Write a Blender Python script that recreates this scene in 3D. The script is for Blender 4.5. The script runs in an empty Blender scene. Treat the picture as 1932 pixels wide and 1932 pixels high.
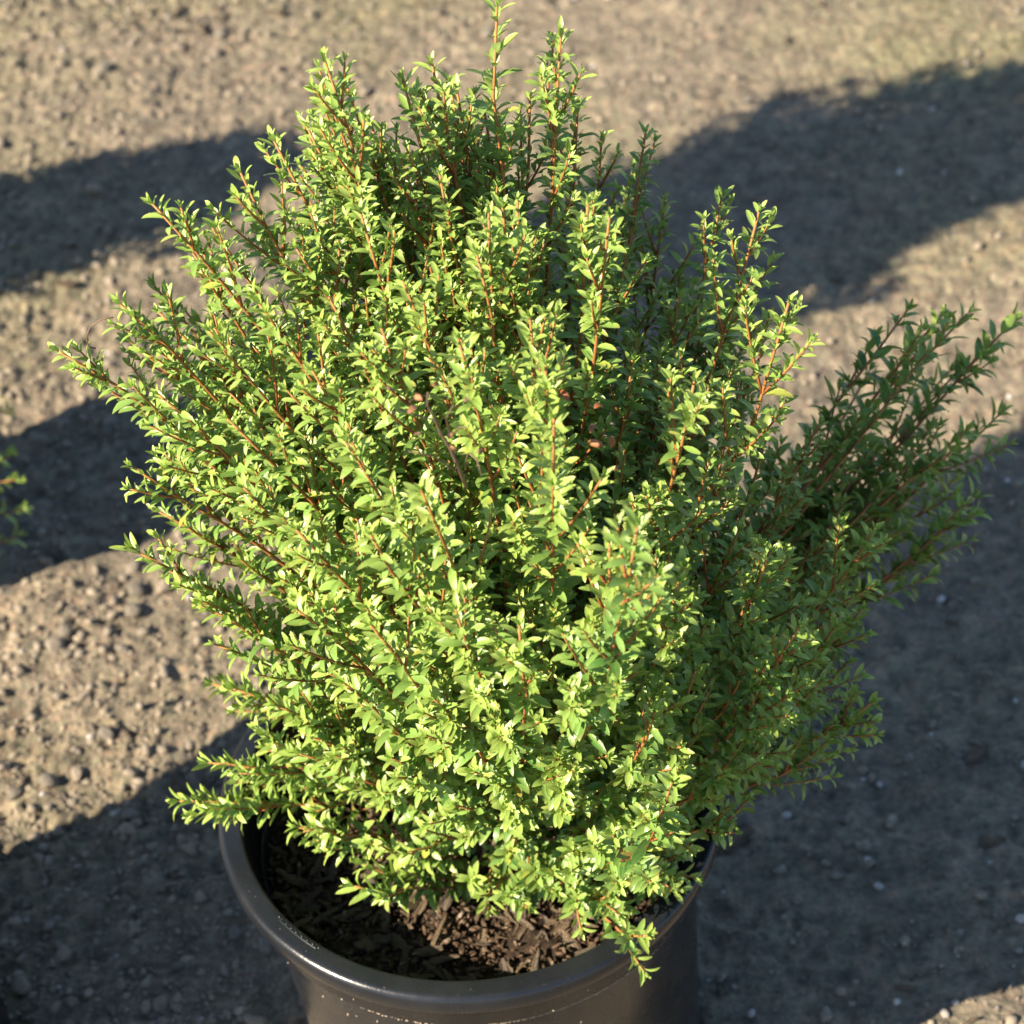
import bpy, math, random
import numpy as np
from mathutils import Vector, Matrix
from mathutils.bvhtree import BVHTree

R = math.radians
rng = np.random.default_rng(11)
random.seed(11)
scene = bpy.context.scene
COL = scene.collection

# ------------------------------------------------------------------ camera
CAM = np.array([0.0452, -1.0778, 1.5758])
PITCH = R(42.37)                      # below the horizon
ROLL = R(4.6)                         # the camera was held a little crooked
HALF = R(12.5)                        # half the field of view
cam_d = bpy.data.cameras.new('camera')
cam_d.sensor_width = 36.0
cam_d.lens = 18.0 / math.tan(HALF)
cam_d.clip_start = 0.05
cam_d.clip_end = 400.0
cam_d.dof.use_dof = True
cam_d.dof.focus_distance = 1.36
cam_d.dof.aperture_fstop = 10.0
cam = bpy.data.objects.new('camera', cam_d)
cam.location = CAM
FW = np.array([0.0, math.cos(PITCH), -math.sin(PITCH)])
UP0 = np.array([0.0, math.sin(PITCH), math.cos(PITCH)])
RT = np.array([math.cos(ROLL), 0, 0]) - math.sin(ROLL) * UP0
UPV = np.array([math.sin(ROLL), 0, 0]) + math.cos(ROLL) * UP0
cam.rotation_euler = Matrix((RT, UPV, -FW)).transposed().to_euler()
COL.objects.link(cam)
scene.camera = cam

# ------------------------------------------------------------------ daylight
SUN_EL = R(34.0)
SUN_AZ = R(26.3)                      # the light travels to the right and 26 degrees away from the camera
SUN_DIR = np.array([-math.cos(SUN_AZ) * math.cos(SUN_EL), -math.sin(SUN_AZ) * math.cos(SUN_EL), math.sin(SUN_EL)])
world = bpy.data.worlds.new('World')
scene.world = world
world.use_nodes = True
wn = world.node_tree.nodes
sky = wn.new('ShaderNodeTexSky')
sky.sky_type = 'NISHITA'
sky.sun_disc = False
sky.dust_density = 0.4
sky.ozone_density = 3.0
sky.sun_elevation = SUN_EL
sky.sun_rotation = math.atan2(SUN_DIR[0], SUN_DIR[1])
wn['Background'].inputs['Strength'].default_value = 0.072
world.node_tree.links.new(sky.outputs[0], wn['Background'].inputs['Color'])
sun_d = bpy.data.lights.new('sun', 'SUN')
sun_d.energy = 5.0
sun_d.angle = R(0.5)
sun_d.color = (1.0, 0.87, 0.68)
sun = bpy.data.objects.new('sun', sun_d)
sun.rotation_euler = Vector(SUN_DIR).to_track_quat('Z', 'Y').to_euler()
sun.location = Vector(SUN_DIR) * 20
COL.objects.link(sun)
scene.view_settings.view_transform = 'Standard'
scene.view_settings.look = 'None'
scene.view_settings.exposure = 1.43
scene.view_settings.gamma = 1.0
scene.view_settings.use_curve_mapping = False
scene.render.engine = 'CYCLES'
scene.cycles.max_bounces = 12
scene.cycles.transmission_bounces = 12
scene.cycles.diffuse_bounces = 6

# ------------------------------------------------------------------ helpers
UP = np.array([0.0, 0.0, 1.0])


def unit(v):
    v = np.asarray(v, float)
    return v / max(1e-12, np.linalg.norm(v))


def ray(px, py):
    f = 966.0 / math.tan(HALF)
    return FW + RT * ((px - 966.0) / f) - UPV * ((py - 966.0) / f)


def at(px, py, Y):
    """The point on the upright plane y = Y seen at (px, py) of a 1932 pixel wide view."""
    w = ray(px, py)
    return CAM + w * ((Y - CAM[1]) / w[1])


def ground_at(px, py, z=0.0):
    w = ray(px, py)
    return CAM + w * ((z - CAM[2]) / w[2])


def mesh_from(name, verts, faces_flat, loop_tot, smooth=True, attr=None, attr_name='tint'):
    me = bpy.data.meshes.new(name)
    verts = np.asarray(verts, np.float32)
    me.vertices.add(len(verts))
    me.vertices.foreach_set('co', verts.ravel())
    faces_flat = np.asarray(faces_flat, np.int32)
    loop_tot = np.asarray(loop_tot, np.int32)
    me.loops.add(len(faces_flat))
    me.loops.foreach_set('vertex_index', faces_flat)
    me.polygons.add(len(loop_tot))
    starts = np.zeros(len(loop_tot), np.int32)
    starts[1:] = np.cumsum(loop_tot)[:-1]
    me.polygons.foreach_set('loop_start', starts)
    if smooth:
        me.polygons.foreach_set('use_smooth', np.ones(len(loop_tot), bool))
    if attr is not None:
        a = me.attributes.new(attr_name, 'FLOAT_COLOR', 'POINT')
        a.data.foreach_set('color', np.asarray(attr, np.float32).ravel())
    me.update(calc_edges=True)
    me.validate()
    return me


def obj(name, me, mat=None, parent=None, **props):
    o = bpy.data.objects.new(name, me)
    COL.objects.link(o)
    if mat is not None and me is not None and len(me.materials) == 0:
        me.materials.append(mat)
    if parent is not None:
        o.parent = parent
    for k, v in props.items():
        o[k] = v
    return o


class Buf:
    """Collects verts and faces of one mesh."""
    def __init__(self):
        self.v, self.f, self.a = [], [], []

    def tube(self, pts, rad, sides=6, cap=True, col=None):
        pts = np.asarray(pts, float)
        n = len(pts)
        rad = np.broadcast_to(np.asarray(rad, float), (n,))
        t = np.gradient(pts, axis=0)
        t /= np.maximum(np.linalg.norm(t, axis=1, keepdims=True), 1e-9)
        ref = UP if abs(t[0] @ UP) < .9 else np.array([1.0, 0, 0])
        base = len(self.v)
        u = unit(np.cross(t[0], ref))
        for i in range(n):
            u = unit(u - t[i] * (u @ t[i]))
            w = np.cross(t[i], u)
            for k in range(sides):
                a = 2 * math.pi * k / sides
                self.v.append(pts[i] + rad[i] * (math.cos(a) * u + math.sin(a) * w))
                self.a.append((col[i] if col is not None else 0.5, 0, 0, 1))
        for i in range(n - 1):
            for k in range(sides):
                k2 = (k + 1) % sides
                b = base + i * sides
                self.f.append((b + k, b + k2, b + sides + k2, b + sides + k))
        if cap:
            self.f.append(tuple(base + (n - 1) * sides + k for k in range(sides)))
            self.f.append(tuple(base + k for k in reversed(range(sides))))

    def mesh(self, name, smooth=True):
        flat = [i for f in self.f for i in f]
        return mesh_from(name, np.array(self.v), flat, [len(f) for f in self.f], smooth, self.a)


def lathe(profile, seg=160, closed=False):
    v, f = [], []
    n = len(profile)
    for i in range(seg):
        a = 2 * math.pi * i / seg
        for r, z in profile:
            v.append((r * math.cos(a), r * math.sin(a), z))
    for i in range(seg):
        j = (i + 1) % seg
        for k in range(n if closed else n - 1):
            k2 = (k + 1) % n
            f.append((i * n + k, j * n + k, j * n + k2, i * n + k2))
    return v, f


def lattice_noise(x, y, seed, n=256):
    g = np.random.default_rng(seed).random((n, n))
    xi, yi = np.floor(x).astype(int), np.floor(y).astype(int)
    fx, fy = x - xi, y - yi
    fx, fy = fx * fx * (3 - 2 * fx), fy * fy * (3 - 2 * fy)
    a, b = g[xi % n, yi % n], g[(xi + 1) % n, yi % n]
    c, d = g[xi % n, (yi + 1) % n], g[(xi + 1) % n, (yi + 1) % n]
    return (a * (1 - fx) + b * fx) * (1 - fy) + (c * (1 - fx) + d * fx) * fy


# ------------------------------------------------------------------ materials
class Mat:
    def __init__(self, name):
        self.m = bpy.data.materials.new(name)
        self.m.use_nodes = True
        self.nt = self.m.node_tree
        self.b = self.nt.nodes['Principled BSDF']
        self.out = self.nt.nodes['Material Output']

    def n(self, t, **kw):
        x = self.nt.nodes.new(t)
        for k, v in kw.items():
            setattr(x, k, v)
        return x

    def l(self, a, b):
        self.nt.links.new(a, b)

    def noise(self, scale, detail=4, rough=.55, coord='Object'):
        tc = self.n('ShaderNodeTexCoord')
        x = self.n('ShaderNodeTexNoise')
        x.inputs['Scale'].default_value = scale
        x.inputs['Detail'].default_value = detail
        x.inputs['Roughness'].default_value = rough
        self.l(tc.outputs[coord], x.inputs['Vector'])
        return x.outputs['Fac']

    def ramp(self, fac, stops):
        r = self.n('ShaderNodeValToRGB')
        e = r.color_ramp.elements
        while len(e) < len(stops):
            e.new(0.5)
        for i, (p, c) in enumerate(stops):
            e[i].position = p
            e[i].color = (*c, 1) if len(c) == 3 else c
        self.l(fac, r.inputs[0])
        return r.outputs[0]

    def mix(self, fac, a, b, blend='MIX'):
        x = self.n('ShaderNodeMix', data_type='RGBA', blend_type=blend)
        for val, sock in ((fac, x.inputs[0]), (a, x.inputs[6]), (b, x.inputs[7])):
            if hasattr(val, 'links'):
                self.l(val, sock)
            elif isinstance(val, tuple):
                sock.default_value = (*val, 1)
            else:
                sock.default_value = val
        return x.outputs[2]

    def math(self, op, a, b=0.0, clamp=False):
        x = self.n('ShaderNodeMath', operation=op, use_clamp=clamp)
        for val, sock in ((a, x.inputs[0]), (b, x.inputs[1])):
            if hasattr(val, 'links'):
                self.l(val, sock)
            else:
                sock.default_value = val
        return x.outputs[0]

    def bump(self, h, strength=.3, dist=.002):
        x = self.n('ShaderNodeBump')
        x.inputs['Strength'].default_value = strength
        x.inputs['Distance'].default_value = dist
        self.l(h, x.inputs['Height'])
        self.l(x.outputs[0], self.b.inputs['Normal'])

    def attr(self, name='tint'):
        a = self.n('ShaderNodeAttribute', attribute_name=name)
        s = self.n('ShaderNodeSeparateColor')
        self.l(a.outputs['Color'], s.inputs[0])
        return s.outputs[0], s.outputs[1], s.outputs[2], a.outputs['Alpha']


def make_leaf_material():
    M = Mat('leaf')
    rnd, age, across, along = M.attr()
    base = M.ramp(rnd, [(0.0, (0.045, 0.140, 0.036)), (0.5, (0.120, 0.292, 0.066)), (0.95, (0.27, 0.47, 0.11)), (0.98, (0.42, 0.37, 0.05)), (1.0, (0.22, 0.12, 0.05))])
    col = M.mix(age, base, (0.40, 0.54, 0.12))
    edge = M.math('ABSOLUTE', M.math('SUBTRACT', across, 0.5))
    margin = M.math('MULTIPLY', M.math('GREATER_THAN', edge, 0.44), 0.55)
    col = M.mix(margin, col, (0.34, 0.40, 0.085))
    rib = M.math('MULTIPLY', M.math('LESS_THAN', edge, 0.035), 0.35)
    col = M.mix(rib, col, (0.30, 0.36, 0.09))
    tip = M.math('MULTIPLY', M.math('POWER', along, 7.0), M.math('MULTIPLY', M.math('FRACT', M.math('MULTIPLY', rnd, 37.0)), 0.8))
    col = M.mix(tip, col, (0.30, 0.15, 0.04))
    geo = M.n('ShaderNodeNewGeometry')
    col = M.mix(M.math('MULTIPLY', geo.outputs['Backfacing'], 0.55), col, (0.20, 0.27, 0.10))
    mott = M.noise(420, 3, .6)
    col = M.mix(0.28, col, M.ramp(mott, [(0.3, (0.45, 0.5, 0.4)), (0.7, (1.2, 1.2, 1.1))]), 'MULTIPLY')
    speck = M.noise(1500, 2, .6)
    dust = M.math('MULTIPLY', M.math('GREATER_THAN', speck, 0.66), 0.5)
    col = M.mix(dust, col, (0.46, 0.50, 0.30))
    M.l(col, M.b.inputs['Base Color'])
    M.b.inputs['Roughness'].default_value = 0.28
    M.b.inputs['Specular IOR Level'].default_value = 0.6
    M.bump(speck, .35, .0006)
    tr = M.n('ShaderNodeBsdfTranslucent')
    M.l(M.mix(0.6, col, (0.26, 0.48, 0.04)), tr.inputs['Color'])
    ms = M.n('ShaderNodeMixShader')
    ms.inputs[0].default_value = 0.30
    M.l(M.b.outputs[0], ms.inputs[1])
    M.l(tr.outputs[0], ms.inputs[2])
    M.l(ms.outputs[0], M.out.inputs['Surface'])
    return M.m


def make_stem_material():
    M = Mat('bark')
    young, _, _, _ = M.attr()
    nz = M.noise(300, 3)
    col = M.ramp(young, [(0.0, (0.15, 0.12, 0.095)), (0.35, (0.19, 0.11, 0.065)), (0.62, (0.33, 0.105, 0.032)), (1.0, (0.36, 0.17, 0.045))])
    col = M.mix(0.5, col, M.ramp(nz, [(0.3, (0.5, 0.45, 0.42)), (0.7, (1.15, 1.1, 1.05))]), 'MULTIPLY')
    M.l(col, M.b.inputs['Base Color'])
    M.b.inputs['Roughness'].default_value = 0.62
    M.bump(nz, .5, .001)
    return M.m


def make_ground_material():
    M = Mat('dirt')
    big = M.noise(2.2, 3, .55)
    mid = M.noise(14, 5, .6)
    fine = M.noise(170, 5, .65)
    col = M.ramp(mid, [(0.30, (0.182, 0.153, 0.114)), (0.52, (0.246, 0.207, 0.153)), (0.72, (0.303, 0.252, 0.184))])
    alg = M.ramp(big, [(0.48, (0, 0, 0)), (0.66, (1, 1, 1))])
    tc = M.n('ShaderNodeTexCoord')
    sp = M.n('ShaderNodeSeparateXYZ')
    M.l(tc.outputs['Object'], sp.inputs[0])
    far = M.math('MULTIPLY_ADD', sp.outputs[1], 0.5)
    mossy = M.math('MULTIPLY', M.math('MULTIPLY', alg, M.math('MULTIPLY', M.math('ADD', sp.outputs[1], 0.3), 0.32, True)), 1.0, True)
    col = M.mix(mossy, col, (0.225, 0.215, 0.110))
    col = M.mix(0.75, col, M.ramp(fine, [(0.25, (0.30, 0.30, 0.32)), (0.5, (0.95, 0.95, 0.95)), (0.78, (1.55, 1.48, 1.42))]), 'MULTIPLY')
    mott = M.noise(48, 3, .6)
    col = M.mix(0.8, col, M.ramp(mott, [(0.32, (0.55, 0.56, 0.60)), (0.50, (1.0, 1.0, 1.0)), (0.68, (1.42, 1.38, 1.32))]), 'MULTIPLY')
    hue = M.noise(95, 2, .5)
    col = M.mix(0.55, col, M.ramp(hue, [(0.28, (0.80, 1.0, 0.86)), (0.45, (0.98, 0.98, 0.92)), (0.56, (1.02, 0.98, 0.98)), (0.72, (1.28, 0.98, 0.86))]), 'MULTIPLY')
    M.l(col, M.b.inputs['Base Color'])
    M.b.inputs['Roughness'].default_value = 0.95
    M.b.inputs['Specular IOR Level'].default_value = 0.2
    M.bump(fine, 1.0, .006)
    return M.m


def make_plain(name, stops, scale, rough=.85, spec=.3, bumpd=.001, rand=False):
    M = Mat(name)
    nz = M.noise(scale, 4, .6)
    if rand:
        oi = M.n('ShaderNodeObjectInfo')
        nz2 = M.math('ADD', M.math('MULTIPLY', nz, 0.45), M.math('MULTIPLY', oi.outputs['Random'], 0.6))
        col = M.ramp(nz2, stops)
    else:
        col = M.ramp(nz, stops)
    M.l(col, M.b.inputs['Base Color'])
    M.b.inputs['Roughness'].default_value = rough
    M.b.inputs['Specular IOR Level'].default_value = spec
    M.bump(nz, .5, bumpd)
    return M.m


def make_fibre(name, stops):
    M = Mat(name)
    tc = M.n('ShaderNodeTexCoord')
    mp = M.n('ShaderNodeMapping')
    mp.inputs['Scale'].default_value = (2.5, 26, 26)
    M.l(tc.outputs['Object'], mp.inputs['Vector'])
    oi = M.n('ShaderNodeObjectInfo')
    M.l(oi.outputs['Random'], mp.inputs['Location'])
    x = M.n('ShaderNodeTexNoise')
    x.inputs['Scale'].default_value = 1.0
    x.inputs['Detail'].default_value = 5
    M.l(mp.outputs[0], x.inputs['Vector'])
    f = M.math('ADD', M.math('MULTIPLY', x.outputs['Fac'], 0.75), M.math('MULTIPLY_ADD', oi.outputs['Random'], 0.55))
    f = M.math('SUBTRACT', f, 0.12)
    M.l(M.ramp(f, stops), M.b.inputs['Base Color'])
    M.b.inputs['Roughness'].default_value = 0.88
    M.b.inputs['Specular IOR Level'].default_value = 0.25
    M.bump(x.outputs['Fac'], 1.0, .12)
    return M.m


def make_pot_material():
    M = Mat('black_plastic')
    nz = M.noise(26, 5, .65)
    sp = M.noise(420, 2, .5)
    film = M.math('MULTIPLY', M.ramp(nz, [(0.42, (0, 0, 0)), (0.75, (1, 1, 1))]), 0.14)
    col = M.mix(film, (0.011, 0.0125, 0.016), (0.050, 0.052, 0.058))
    dots = M.math('MULTIPLY', M.math('GREATER_THAN', sp, 0.76), 0.5)
    col = M.mix(dots, col, (0.33, 0.26, 0.19))
    M.l(col, M.b.inputs['Base Color'])
    M.l(M.ramp(nz, [(0.3, (0.21, 0.21, 0.21)), (0.75, (0.34, 0.34, 0.34))]), M.b.inputs['Roughness'])
    M.b.inputs['Specular IOR Level'].default_value = 0.5
    M.bump(sp, .12, .0008)
    return M.m


LEAF = make_leaf_material()
BARK = make_stem_material()
DIRT = make_ground_material()
POT = make_pot_material()
CRUMB = make_plain('crumb', [(0.25, (0.13, 0.112, 0.092)), (0.45, (0.235, 0.20, 0.153)), (0.6, (0.30, 0.248, 0.188)), (0.75, (0.43, 0.345, 0.265))], 75, .95, .2, .002)
CLOD = make_plain('clod', [(0.15, (0.17, 0.15, 0.125)), (0.5, (0.27, 0.235, 0.185)), (0.85, (0.37, 0.30, 0.23))], 3.5, .95, .2, .25, True)
STONE = make_plain('stone', [(0.2, (0.30, 0.25, 0.21)), (0.5, (0.48, 0.43, 0.38)), (0.9, (0.72, 0.69, 0.65))], 2.0, .7, .4, .1, True)
CHIP = make_fibre('bark_chip', [(0.12, (0.060, 0.034, 0.020)), (0.40, (0.165, 0.095, 0.056)), (0.62, (0.26, 0.16, 0.095)), (0.80, (0.30, 0.25, 0.20)), (0.95, (0.44, 0.32, 0.20))])
SCRAP = make_fibre('wood_scrap', [(0.15, (0.14, 0.065, 0.035)), (0.5, (0.26, 0.15, 0.085)), (0.9, (0.40, 0.31, 0.22))])
SOIL = make_plain('potting_mix', [(0.3, (0.014, 0.009, 0.007)), (0.55, (0.040, 0.026, 0.017)), (0.75, (0.085, 0.058, 0.038))], 190, .95, .2, .004)
LITTER = make_plain('bark_litter', [(0.3, (0.022, 0.014, 0.010)), (0.48, (0.075, 0.047, 0.029)), (0.62, (0.15, 0.098, 0.062)), (0.74, (0.31, 0.26, 0.21))], 120, .9, .2, .001)
DRY = make_plain('dry_husk', [(0.2, (0.30, 0.13, 0.055)), (0.5, (0.46, 0.27, 0.14)), (0.9, (0.62, 0.47, 0.30))], 200, .7, .3, .001, True)
REDLEAF = make_plain('red_leaf', [(0.2, (0.17, 0.05, 0.022)), (0.6, (0.27, 0.085, 0.03)), (0.9, (0.30, 0.17, 0.06))], 200, .5, .4, .001, True)
DUST = make_plain('grit', [(0.3, (0.28, 0.21, 0.15)), (0.7, (0.48, 0.38, 0.28))], 200, .9, .2, .001)

# ------------------------------------------------------------------ ground
def axis(lo, hi, step, reach):
    core = np.arange(lo, hi + step * .5, step)
    out, s, p = [], step, hi
    while p < reach:
        s *= 1.22
        p += s
        out.append(p)
    neg, s, p = [], step, lo
    while p > -reach:
        s *= 1.22
        p -= s
        neg.append(p)
    return np.concatenate([np.array(neg[::-1]), core, np.array(out)])


def ground_height(x, y):
    rough = np.clip(0.62 - 0.55 * x - 0.12 * (y - .8), 0.58, 1.30)
    rough = rough * (0.55 + 0.95 * lattice_noise(x * 3.1 + 9, y * 3.1 + 4, 8))
    h = 0.020 * (lattice_noise(x * 2.3 + 50, y * 2.3 + 50, 1) - .5) + 0.012 * (lattice_noise(x * 7 + 50, y * 7 + 50, 2) - .5)
    l1 = lattice_noise(x * 34 + 500, y * 34 + 500, 3)
    l2 = lattice_noise(x * 75 + 900, y * 75 + 900, 4)
    l3 = lattice_noise(x * 150 + 900, y * 150 + 900, 5)
    lump = 0.011 * np.abs(l1 - .5) + 0.0105 * (1 - np.abs(2 * l2 - 1)) * .7 + 0.0036 * l3
    return h + rough * (lump - 0.008)


gx = axis(-1.05, 1.05, 0.0035, 90)
gy = axis(-0.60, 2.00, 0.0035, 90)
GX, GY = np.meshgrid(gx, gy, indexing='ij')
near = np.clip(1 - np.hypot(np.maximum(np.abs(GX) - 1.0, 0), np.maximum(np.abs(GY - .70) - 1.25, 0)) / .06, 0, 1)
GZ = ground_height(GX, GY) * near
# settle the ground under the pots
nx_, ny_ = GX.shape
idx = np.arange(nx_ * ny_).reshape(nx_, ny_)
quads = np.stack([idx[:-1, :-1], idx[1:, :-1], idx[1:, 1:], idx[:-1, 1:]], -1).reshape(-1, 4)
gme = mesh_from('ground', np.stack([GX, GY, GZ], -1).reshape(-1, 3), quads.ravel(), np.full(len(quads), 4))
ground = obj('ground', gme, DIRT, None, kind='structure', label='bare crumbly sandy dirt ground with green tinge and long shadows')

# an icosphere without bpy.ops
PHI = (1 + 5 ** .5) / 2
ICO_V = np.array([(-1, PHI, 0), (1, PHI, 0), (-1, -PHI, 0), (1, -PHI, 0), (0, -1, PHI), (0, 1, PHI), (0, -1, -PHI), (0, 1, -PHI), (PHI, 0, -1), (PHI, 0, 1), (-PHI, 0, -1), (-PHI, 0, 1)]) / math.hypot(1, PHI)
ICO_F = np.array([(0, 11, 5), (0, 5, 1), (0, 1, 7), (0, 7, 10), (0, 10, 11), (1, 5, 9), (5, 11, 4), (11, 10, 2), (10, 7, 6), (7, 1, 8), (3, 9, 4), (3, 4, 2), (3, 2, 6), (3, 6, 8), (3, 8, 9), (4, 9, 5), (2, 4, 11), (6, 2, 10), (8, 6, 7), (9, 8, 1)])


def ico_sub(v, f):
    v, cache, nf = [tuple(p) for p in v], {}, []

    def midp(a, b):
        k = (min(a, b), max(a, b))
        if k not in cache:
            cache[k] = len(v)
            v.append(tuple(unit((np.array(v[a]) + np.array(v[b])) / 2)))
        return cache[k]
    for a, b, c in f:
        x, y, z = midp(a, b), midp(b, c), midp(c, a)
        nf += [(a, x, z), (b, y, x), (c, z, y), (x, y, z)]
    return np.array(v), np.array(nf)


ICO2_V, ICO2_F = ico_sub(ICO_V, ICO_F)


def lump_mesh(name, seed, rough=.3, flat=.7):
    r = np.random.default_rng(seed)
    v = ICO2_V.copy()
    k = r.normal(size=(5, 3))
    d = 1 + rough * sum(np.sin(v @ k[i] * (1.2 + i * .6) + i) for i in range(5)) / 3 + r.normal(size=len(v)) * rough * .12
    v = v * d[:, None] * np.array([1, r.uniform(.6, .95), flat])
    return mesh_from(name, v, ICO2_F.ravel(), np.full(len(ICO2_F), 3))


def gz_at(x, y):
    return float(ground_height(np.array([x]), np.array([y]))[0])


def random_ground_point(bias_left=False):
    while True:
        px, py = rng.uniform(-30, 1962), rng.uniform(-30, 1960)
        if bias_left and rng.random() > np.clip(1.15 - px / 1500, .18, 1):
            continue
        p = ground_at(px, py)
        if p[0] ** 2 + p[1] ** 2 > .17 ** 2:
            return p


clod_meshes = [lump_mesh('clod', 40 + i, .55, .66) for i in range(8)]
for me in clod_meshes:
    me.materials.append(CLOD)
for i in range(230):
    p = random_ground_point(True)
    while p[0] > .12:
        p = random_ground_point(True)
    s = rng.uniform(.0042, .0090)
    o = obj('clod', clod_meshes[i % 8], None, ground)
    o.location = (p[0], p[1], gz_at(p[0], p[1]) + s * .22)
    o.rotation_euler = (rng.uniform(-.4, .4), rng.uniform(-.4, .4), rng.uniform(0, 6.28))
    o.scale = (s, s, s)
# the crumbs nobody could count
NC = 11000
cv, cf = [], []
for i in range(NC):
    p = random_ground_point(True)
    s = min(.0062, .0012 * (1 - rng.random()) ** -.5)
    jit = 1 + rng.normal(size=(12, 1)) * .28
    a = rng.uniform(0, 6.28)
    rot = np.array([[math.cos(a), -math.sin(a), 0], [math.sin(a), math.cos(a), 0], [0, 0, 1]])
    v = (ICO_V * jit * np.array([1, .8, .65]) * s) @ rot.T + np.array([p[0], p[1], 0])
    cv.append(v)
    cf.append(ICO_F + 12 * i)
cv = np.concatenate(cv)
cen = cv.reshape(-1, 12, 3)[:, :, :2].mean(1)
cz = ground_height(cen[:, 0], cen[:, 1])
cv.reshape(-1, 12, 3)[:, :, 2] += cz[:, None] + .001
cf = np.concatenate(cf)
obj('dirt_crumbs', mesh_from('dirt_crumbs', cv, cf.ravel(), np.full(len(cf), 3)), CRUMB, ground, kind='stuff')

stone_meshes = [lump_mesh('pebble', 70 + i, .22, .7) for i in range(6)]
for me in stone_meshes:
    me.materials.append(STONE)
named_stones = [(1655, 540, 9), (1648, 560, 7), (1668, 640, 10), (1720, 655, 9), (1925, 1755, 10), (1305, 1912, 12), (1920, 1810, 7), (1635, 1630, 6), (110, 1857, 6), (146, 1634, 7), (62, 885, 6), (172, 1390, 10), (230, 1385, 8), (1905, 745, 7), (1620, 215, 7), (1410, 195, 6), (1960, 400, 6), (1860, 880, 6), (430, 1720, 6), (1660, 1480, 7), (1700, 1790, 6), (1780, 1930, 9), (1800, 1910, 7), (1690, 1910, 6), (1085, 0, 10), (1150, 0, 12)]
for i in range(250):
    if i < len(named_stones):
        px, py, s = named_stones[i]
        p = ground_at(px, py)
        s = s / 2000
    else:
        p = random_ground_point()
        s = min(.0042, .0011 * (1 - rng.random()) ** -.5)
    o = obj('pebble', stone_meshes[i % 6], None, ground)
    o.location = (p[0], p[1], gz_at(p[0], p[1]) + s * .4)
    o.rotation_euler = (rng.uniform(-.3, .3), rng.uniform(-.3, .3), rng.uniform(0, 6.28))
    o.scale = (s, s, s)


def chip_mesh(name, seed, thick=.16):
    """A splintered flat chip, one unit long."""
    r = np.random.default_rng(seed)
    n = 6
    xs = np.linspace(-.5, .5, n)
    w = np.array([.11, .19, .22, .21, .18, .10]) * r.uniform(.65, 1.3, n)
    mid = r.normal(size=n) * .03
    bend = r.uniform(-.12, .12) * (xs * 2) ** 2
    v, f = [], []
    for i in range(n):
        t = thick * (.35 + .65 * (1 - abs(xs[i]) * 1.6)) * .5
        for sy, sz in ((-1, -1), (1, -1), (1, 1), (-1, 1)):
            v.append((xs[i] + r.normal() * .03, mid[i] + sy * w[i] * r.uniform(.85, 1.1), bend[i] + sz * t))
    for i in range(n - 1):
        for k in range(4):
            k2 = (k + 1) % 4
            f.append((i * 4 + k, i * 4 + k2, i * 4 + 4 + k2, i * 4 + 4 + k))
    f += [(3, 2, 1, 0), tuple((n - 1) * 4 + k for k in range(4))]
    flat = [i for q in f for i in q]
    return mesh_from(name, np.array(v), flat, [4] * len(f), False)


scrap_meshes = [chip_mesh('wood_scrap', 90 + i) for i in range(6)]
for me in scrap_meshes:
    me.materials.append(SCRAP)
named_scraps = [(225, 1382, 34, 2.4), (345, 1480, 26, 2.3), (1700, 655, 34, 2.2), (1845, 1430, 26, .5), (1870, 1605, 24, .1), (250, 1685, 16, 2.3), (1570, 1495, 9, .4), (130, 555, 30, 2.6), (330, 30, 26, 1), (300, 60, 22, 0), (380, 55, 24, 2), (420, 30, 20, .5), (350, 85, 18, .2), (1380, 1590, 40, .45)]
for i in range(110):
    if i < len(named_scraps):
        px, py, s, a = named_scraps[i]
        p = ground_at(px, py)
        s = s / 1000
    else:
        if i < 40:
            p = ground_at(rng.normal(340, 90), rng.normal(45, 28))
        else:
            p = random_ground_point()
        s, a = rng.uniform(.006, .017), rng.uniform(0, 3.14)
    o = obj('wood_scrap', scrap_meshes[i % 6], None, ground)
    o.location = (p[0], p[1], gz_at(p[0], p[1]) + .0025)
    o.rotation_euler = (rng.uniform(-.25, .25), rng.uniform(-.25, .25), a)
    o.scale = (s, s * rng.uniform(.6, 1.1), s)

# ------------------------------------------------------------------ nursery pots
RIM_Z, SOIL_Z = 0.330, 0.268
body_prof = [(0.0, 0.002), (0.135, 0.0), (0.147, 0.006), (0.1580, 0.280), (0.1590, 0.285), (0.1580, 0.2862), (0.1535, 0.284), (0.1365, 0.010), (0.0, 0.010)]
rim_prof = [(0.1545, 0.2845), (0.1630, 0.2838), (0.1668, 0.2850), (0.1690, 0.2880), (0.1705, 0.3085), (0.1722, 0.3100), (0.1752, 0.3104), (0.1775, 0.3122), (0.1788, 0.3160), (0.1796, 0.3215), (0.1794, 0.3262), (0.1776, 0.3292), (0.1745, 0.3302), (0.1690, 0.3296), (0.1652, 0.3302), (0.1634, 0.3298), (0.1622, 0.3270), (0.1614, 0.3200), (0.1580, 0.2900)]


def soften(name, prof, closed):
    v, f = lathe(prof, 192, closed)
    if not closed:                                                 # the soft wall has sagged a little to one side
        v = [(x + .014 * max(0.0, 1 - z / .28), y, z) for x, y, z in v]
    flat = [i for q in f for i in q]
    return mesh_from(name, np.array(v), flat, [4] * len(f))


pot_body_me = soften('pot_wall', body_prof, False)
pot_rim_me = soften('rim', rim_prof, True)
pot_body_me.materials.append(POT)
pot_rim_me.materials.append(POT)


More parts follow.
